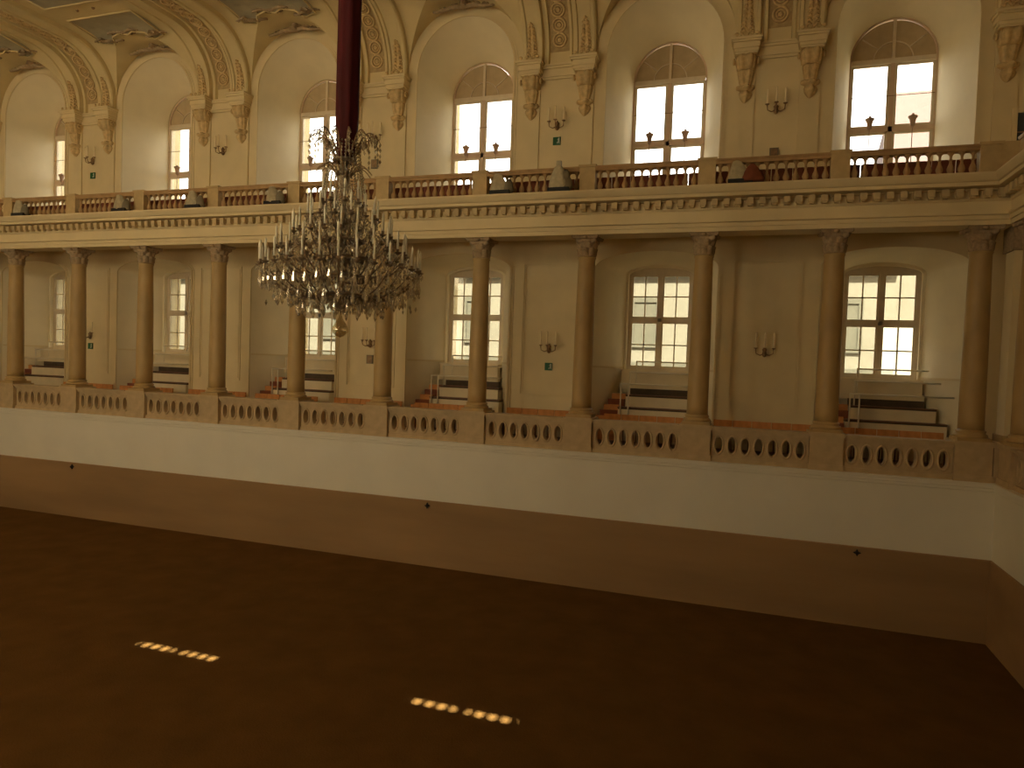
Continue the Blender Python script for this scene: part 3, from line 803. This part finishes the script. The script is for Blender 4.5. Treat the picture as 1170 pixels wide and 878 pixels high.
# ---------------------------------------------------------------- covered floodlights on the cornice
def floodlight(x, kind, label):
    r = empty('covered_floodlight', (x, -.26, 11.0))
    MB().box(-.24, .26, -.14, .14, .0, .10).build('base_tray', BLACK, r)
    m = MB()
    h = {0: .50, 1: .60, 2: .50}[kind]
    prof = [(.20, .08), (.23, .12), (.215, .2), (.18, .3), (.135, .42), (.09, .52), (.03, .55)]
    prof = [(a, z*h/.55) for a, z in prof]
    sd = x
    m.lathe(prof, (0, 0, 0), 24, mod=lambda a, z: 1 + .10*cos(3*a + sd) + .06*cos(7*a + sd*2 + z*6))
    for i, v in enumerate(m.v):
        f = v[2]/h; m.v[i] = (v[0] - .08*f*(1 if kind != 1 else .2), v[1]*.62, v[2])
    m.build('cover_sheet', GREYCOVER, r)
    if kind == 1:
        MB().box(-.07, .04, -.05, .05, h - .03, h + .10).build('clamp', GREYCOVER, r)
        q = MB(); q.lathe([(.10, .08), (.11, .2), (.08, .42), (.04, .5)], (.15, 0, 0), 14, mod=lambda a, z: 1 + .15*cos(3*a)); q.build('side_cover', BOXGREY, r)
    if kind == 2:
        q = MB(); q.lathe([(.20, .05), (.22, .12), (.16, .24), (.08, .36), (.03, .42)], (.24, 0, 0), 16, mod=lambda a, z: 1 + .2*cos(2*a)); q.build('dark_cloth', MAROON, r)
    else:
        q = MB(); q.lathe([(.07, .05), (.12, .10), (.09, .26), (.04, .36)], (.20, 0, 0), 14, mod=lambda a, z: 1 + .15*cos(3*a)); q.build('lamp_hood', BOXGREY, r)
    r.scale = (1.2, 1.1, 1.25)
    thing(r, label, 'floodlight', 'covered floodlights on the cornice')
FL = [(-5.56, 2, 'floodlight under grey sheet with dark red cloth, first on the cornice from the right'), (-10.33, 1, 'tall floodlight under grey sheet before the upper balustrade, below green exit sign'),
      (-12.05, 0, 'squat floodlight under grey sheet beside a balustrade pier, third from the right'), (-19.74, 0, 'grey covered floodlight on the cornice just left of the chandelier'),
      (-22.92, 0, 'grey covered floodlight on the cornice, second left of the chandelier'), (-26.11, 0, 'grey covered floodlight on the cornice, third left of the chandelier'), (-30.97, 0, 'grey covered floodlight on the cornice at the far left')]
for f in FL: floodlight(*f)

# ---------------------------------------------------------------- chandelier
CXx, CYy = -11.48, -9.2
ch = empty('chandelier', (CXx, CYy, 0))
MB().lathe([(.02, 7.02), (.05, 7.06), (.14, 7.14), (.20, 7.24), (.12, 7.34), (.06, 7.42), (.05, 7.6), (.10, 7.7), (.16, 7.80), (.10, 7.92), (.05, 8.0), (.045, 8.3), (.09, 8.4), (.12, 8.5), (.07, 8.6), (.04, 8.7), (.04, 9.0), (.08, 9.1), (.10, 9.2), (.05, 9.3), (.04, 9.5)], seg=20).build('central_stem', GILT, ch)
TIERS = [(1.26, 7.72, 30, 7.34), (1.02, 7.98, 24, 7.64), (.78, 8.26, 20, 7.95), (.55, 8.54, 14, 8.25), (.33, 8.78, 9, 8.5)]
for ti, (R, zt, n, zr) in enumerate(TIERS):
    hub = .12
    am = MB(); pts = []
    for i in range(11):
        f = i/10; r_ = hub + (R - hub)*f
        z_ = zr + (-.10*sin(pi*min(1, f*1.35)) if f < .74 else -.10*sin(pi*min(1, f*1.35))) + (zt - .06 - zr)*max(0, (f - .62)/.38)**2.0
        pts.append((r_, 0, z_))
    am.tube(pts, [.020 - .0008*i for i in range(11)], 5)
    am.lathe([(.012, zt-.06), (.05, zt-.035), (.062, zt-.02), (.02, zt-.015), (.024, zt+.03), (.01, zt+.03)], (R, 0, 0), 8)
    cdm = MB().lathe([(.017, zt), (.017, zt+.30), (.006, zt+.315), (.003, zt+.34)], (R, 0, 0), 7)
    first = None
    for j in range(n):
        a = 2*pi*(j + .5*(ti % 2))/n + .11*ti
        if first is None:
            first = am.build('arm', GILT, ch); cd = cdm.build('candle', CANDLE, first); first.rotation_euler = (0,0,a)
        else:
            c = dup(first, parent=ch, rz=a)
# rings that carry each tier
for ti, (R, zt, n, zr) in enumerate(TIERS):
    m = MB(); m.tube([(.62*R*cos(2*pi*i/40), .62*R*sin(2*pi*i/40), zr - .085) for i in range(40)], .022, 6, True); m.build('tier_ring', GILT, ch)
# big pendants hanging off the rim
pm = MB(); pm.lathe([(.004, -.27), (.028, -.22), (.034, -.17), (.016, -.09), (.012, -.07), (.02, -.05), (.012, -.03), (.003, 0)], (0,0,0), 6, smooth=False)
pen = None
for (R, z, n) in ((1.25, 7.62, 44), (1.0, 7.36, 30), (.68, 7.20, 22)):
    for j in range(n):
        a = 2*pi*j/n; loc = (R*cos(a), R*sin(a), z + .03*random.uniform(-1, 1))
        if pen is None: pen = pm.build('crystal_pendant', CRYSTAL, ch); pen.location = loc
        else: c = pen.copy(); col.objects.link(c); c.parent = ch; c.location = loc
# bottom teardrop
MB().lathe([(.004, 6.60), (.07, 6.63), (.125, 6.69), (.13, 6.75), (.09, 6.83), (.04, 6.90), (.02, 6.96), (.01, 7.05)], seg=20).build('glass_teardrop', CRYSTALB, ch)
# strings and clusters of beads
def octa(mb, p, r, h):
    x, y, z = p; a = random.uniform(0, pi/2); d = [(cos(a+k*pi/2)*r, sin(a+k*pi/2)*r) for k in range(4)]
    mb.add([(x, y, z+h)] + [(x+dx, y+dy, z) for dx, dy in d] + [(x, y, z-h)], [(0,1,2),(0,2,3),(0,3,4),(0,4,1),(5,2,1),(5,3,2),(5,4,3),(5,1,4)])
bd = MB()
def chain(p, q, sag, n, r=.016):
    for i in range(n+1):
        f = i/n; octa(bd, (p[0]+(q[0]-p[0])*f, p[1]+(q[1]-p[1])*f, p[2]+(q[2]-p[2])*f - sag*4*f*(1-f)), r, r*1.5)
for ti, (R, zt, n, zr) in enumerate(TIERS):
    for j in range(n):
        a = 2*pi*(j + .5*(ti % 2))/n + .11*ti; a2 = a + 2*pi/n
        P0, P1 = (R*cos(a), R*sin(a), zt-.05), (R*cos(a2), R*sin(a2), zt-.05)
        chain(P0, P1, .10, 6)
        for k in range(5): octa(bd, (R*cos(a)+.05*cos(k*1.256), R*sin(a)+.05*sin(k*1.256), zt-.09), .014, .035)
        Rn, zn = (TIERS[ti+1][0], TIERS[ti+1][1]) if ti < 4 else (.2, 9.1)
        chain(P0, (Rn*cos(a), Rn*sin(a), zn-.12), .10, 9)
        for k in range(6):
            f = random.uniform(.3, 1); octa(bd, (R*f*cos(a)+random.uniform(-.05,.05), R*f*sin(a)+random.uniform(-.05,.05), zr + random.uniform(-.28, .16)), .024, .05)
for _ in range(1000):    # dense lower bowl
    a = random.uniform(0, 2*pi); r_ = 1.22*sqrt(random.random()); z_ = 7.06 + .40*(r_/1.22)**2 + random.uniform(-.08, .16)
    octa(bd, (r_*cos(a), r_*sin(a), z_), .02, .042)
for _ in range(620):
    z_ = random.uniform(7.5, 9.3); rm = max(.12, 1.15*(1 - (z_-7.4)/1.75)); a = random.uniform(0, 2*pi); r_ = rm*random.uniform(.15, .9)
    octa(bd, (r_*cos(a), r_*sin(a), z_), .02, .04)
for j in range(26):      # waterfall from crown
    a = 2*pi*j/26; chain((.22*cos(a), .22*sin(a), 9.72), (.34*cos(a), .34*sin(a), 8.95), .04, 16, .018)
o = bd.build('crystal_beads', CRYSTAL, ch, fix=False); o['kind'] = 'stuff'
# crown of drooping fronds
fm = MB()
fm.tube([(.12 + .42*(i/9), 0, 9.42 + .52*sin(pi*.62*(i/9)) - .10*(i/9)) for i in range(10)], [.016 - .001*i for i in range(10)], 5)
for i in range(3, 10): 
    fm.tube([(.12 + .42*(i/9), 0, 9.42 + .52*sin(pi*.62*(i/9)) - .10*(i/9)), (.14 + .42*(i/9), .03, 9.36 + .52*sin(pi*.62*(i/9)) - .10*(i/9))], .008, 4)
fm2 = MB()
for i, (dz) in enumerate((0, .09, .18, .27)): octa(fm2, (.56, 0, 9.74 - dz), .024, .042)
for i in range(4, 10): octa(fm2, (.13 + .42*(i/9), 0, 9.34 + .52*sin(pi*.62*(i/9)) - .10*(i/9)), .018, .04)
fr0 = fm.build('frond', BRONZE, ch); fm2.build('frond_drops', CRYSTAL, fr0)
for j in range(1, 14): dup(fr0, parent=ch, rz=2*pi*j/14)
low_ = MB(); low_.tube([(.10 + .34*(i/7), 0, 9.20 + .16*sin(pi*.9*(i/7))) for i in range(8)], [.014 - .001*i for i in range(8)], 5)
fr1 = low_.build('short_frond', BRONZE, ch); fr1.rotation_euler = (0,0,.1)
for j in range(1, 16): dup(fr1, parent=ch, rz=.1 + 2*pi*j/16)
MB().tube([(.17*cos(2*pi*i/30), .17*sin(2*pi*i/30), 9.45) for i in range(30)], .03, 6, True).build('crown_ring', GILT, ch)
thing(ch, 'large crystal chandelier with tiers of ivory candles hanging below a red sleeve', 'chandelier')
# velvet sleeve round the chain
rows = []
for i in range(60):
    z = 9.50 + (17.83 - 9.50)*i/59; w = .18 if z > 10.1 else .14 + .04*(z - 9.5)/.6
    if i == 0: w = .12
    rows.append([(w*(1 + .05*cos(7*2*pi*j/42 + .15*sin(z)) + .015*noise.noise(Vector((cos(2*pi*j/42)*2, sin(2*pi*j/42)*2, z*.8))))*cos(2*pi*j/42),
                  w*(1 + .05*cos(7*2*pi*j/42 + .15*sin(z)))*sin(2*pi*j/42), z) for j in range(42)])
m = MB(); m.grid(rows, True, True)
m.add(rows[0], [tuple(range(42))]); m.add(rows[-1], [tuple(range(42))])
o = m.build('velvet_sleeve', RED, None, (CXx + .03, CYy, 0)); thing(o, 'tall crimson velvet sleeve around the chandelier chain', 'fabric sleeve')

# ---------------------------------------------------------------- outside: street and houses
struct(MB().box(-90, 40, 4.8, 60, -.6, -.3).build('ground', ASPHALT))
h = empty('street_house', (0, 0, 0))
MB().box(-70, 1.2, 17, 30, -.3, 13.2).build('house_wall', FACADE, h)
m = MB(); m.box(-70, 1.2, 16.6, 17, 10.9, 11.3); m.box(-70, 1.2, 16.8, 17, 6.2, 6.45); m.build('cornice', FACADEG, h)
for i in range(22):
    x = -66 + i*3.1
    for z in (7.4, ):
        w = MB(); w.ring([(x-.55, z), (x+.55, z), (x+.55, z+2.1), (x-.55, z+2.1)], [(x-.75, z-.2), (x+.75, z-.2), (x+.75, z+2.35), (x-.75, z+2.35)], 16.85, 17)
        w = w.build('house_window', FACADEG, h); MB().box(x-.55, x+.55, 16.93, 16.99, z, z+2.1).build('house_pane', FACADEG, w)
thing(h, 'pale house front across the street, seen through the lower gallery windows', 'building')
h = empty('roofed_house', (0, 0, 0))
MB().box(1.3, 22, 19, 31, -.3, 14.6).build('house_wall', FACADE, h)
m = MB(); m.add([(.95, 18.6, 14.6), (22.3, 18.6, 14.6), (22.3, 25.0, 22.0), (1.98, 25.0, 22.0), (22.3, 31.4, 14.6), (.95, 31.4, 14.6)], [(0,1,2,3), (3,2,4,5), (0,3,5), (1,4,2)])
m.build('tiled_roof', ROOF, h)
thing(h, 'red tiled roof of a house seen through the rightmost upper window', 'building')

# ---------------------------------------------------------------- light
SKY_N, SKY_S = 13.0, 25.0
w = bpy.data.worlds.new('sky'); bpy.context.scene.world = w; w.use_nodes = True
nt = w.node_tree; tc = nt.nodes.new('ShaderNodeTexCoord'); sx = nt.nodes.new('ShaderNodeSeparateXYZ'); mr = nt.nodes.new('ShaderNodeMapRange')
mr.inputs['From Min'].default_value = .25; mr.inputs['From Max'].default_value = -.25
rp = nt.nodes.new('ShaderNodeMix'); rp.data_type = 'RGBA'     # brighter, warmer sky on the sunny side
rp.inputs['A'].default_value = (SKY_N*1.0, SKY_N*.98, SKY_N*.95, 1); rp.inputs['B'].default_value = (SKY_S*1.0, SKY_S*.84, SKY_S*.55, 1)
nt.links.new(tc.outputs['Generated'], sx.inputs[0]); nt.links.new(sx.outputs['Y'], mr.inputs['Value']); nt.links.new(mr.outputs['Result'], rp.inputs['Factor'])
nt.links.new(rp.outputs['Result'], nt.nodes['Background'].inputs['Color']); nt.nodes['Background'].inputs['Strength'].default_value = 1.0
def portal(x, y, z, sx, sz, ry):
    l = bpy.data.lights.new('window_daylight', 'AREA'); l.shape = 'RECTANGLE'; l.size = sx; l.size_y = sz; l.cycles.is_portal = True
    o = bpy.data.objects.new('window_daylight', l); o.location = (x, y, z); o.rotation_euler = (ry, 0, 0); col.objects.link(o)
for b in WB:
    portal(bx(b), 4.62, 14.2, 2.4, 5.2, radians(-90)); portal(bx(b), 4.62, 7.8, 2.1, 3.5, radians(-90))
    if b in SU and b < 8: portal(bx(b), YS-4.12, 13.66, 2.3, 3.54, radians(90))
    if b == 8.5: portal(bx(b), YS-4.12, 15.11, 2.1, .64, radians(90))
    if b in SL: portal(bx(b), YS-4.12, 7.7, 2.0, 3.0, radians(90))
sl = bpy.data.lights.new('sun', 'SUN'); sl.energy = 135; sl.angle = radians(.5); sl.color = (1, .95, .70)
so = bpy.data.objects.new('sun', sl); col.objects.link(so)
dv = Vector((-.127, 1, -1.035)).normalized(); so.rotation_euler = dv.to_track_quat('-Z', 'Y').to_euler(); so.location = (0, -40, 40)

# ---------------------------------------------------------------- camera
yaw, pitch, roll, F = -0.3236, -0.0349, 0.0348, 794.98
f = Vector((sin(yaw)*cos(pitch), cos(yaw)*cos(pitch), sin(pitch)))
r0 = f.cross(Vector((0,0,1))).normalized(); u0 = r0.cross(f)
r = r0*cos(roll) + u0*sin(roll); u = -r0*sin(roll) + u0*cos(roll)
cam = bpy.data.cameras.new('camera'); cam.sensor_width = 36; cam.lens = F/1170*36; cam.clip_end = 300
c = bpy.data.objects.new('camera', cam); col.objects.link(c)
M = Matrix(((r.x, u.x, -f.x, -5.1956), (r.y, u.y, -f.y, -19.055), (r.z, u.z, -f.z, 6.338), (0,0,0,1)))
c.matrix_world = M
sn = bpy.context.scene; sn.camera = c
sn.view_settings.view_transform = 'Standard'; sn.view_settings.look = 'None'; sn.view_settings.gamma = 1; sn.view_settings.exposure = -1.16
sn.view_settings.use_curve_mapping = False
try:
    sn.cycles.use_denoising = True; sn.cycles.max_bounces = 12; sn.cycles.diffuse_bounces = 6; sn.cycles.transparent_max_bounces = 24
    sn.cycles.sample_clamp_indirect = 8
except Exception: pass
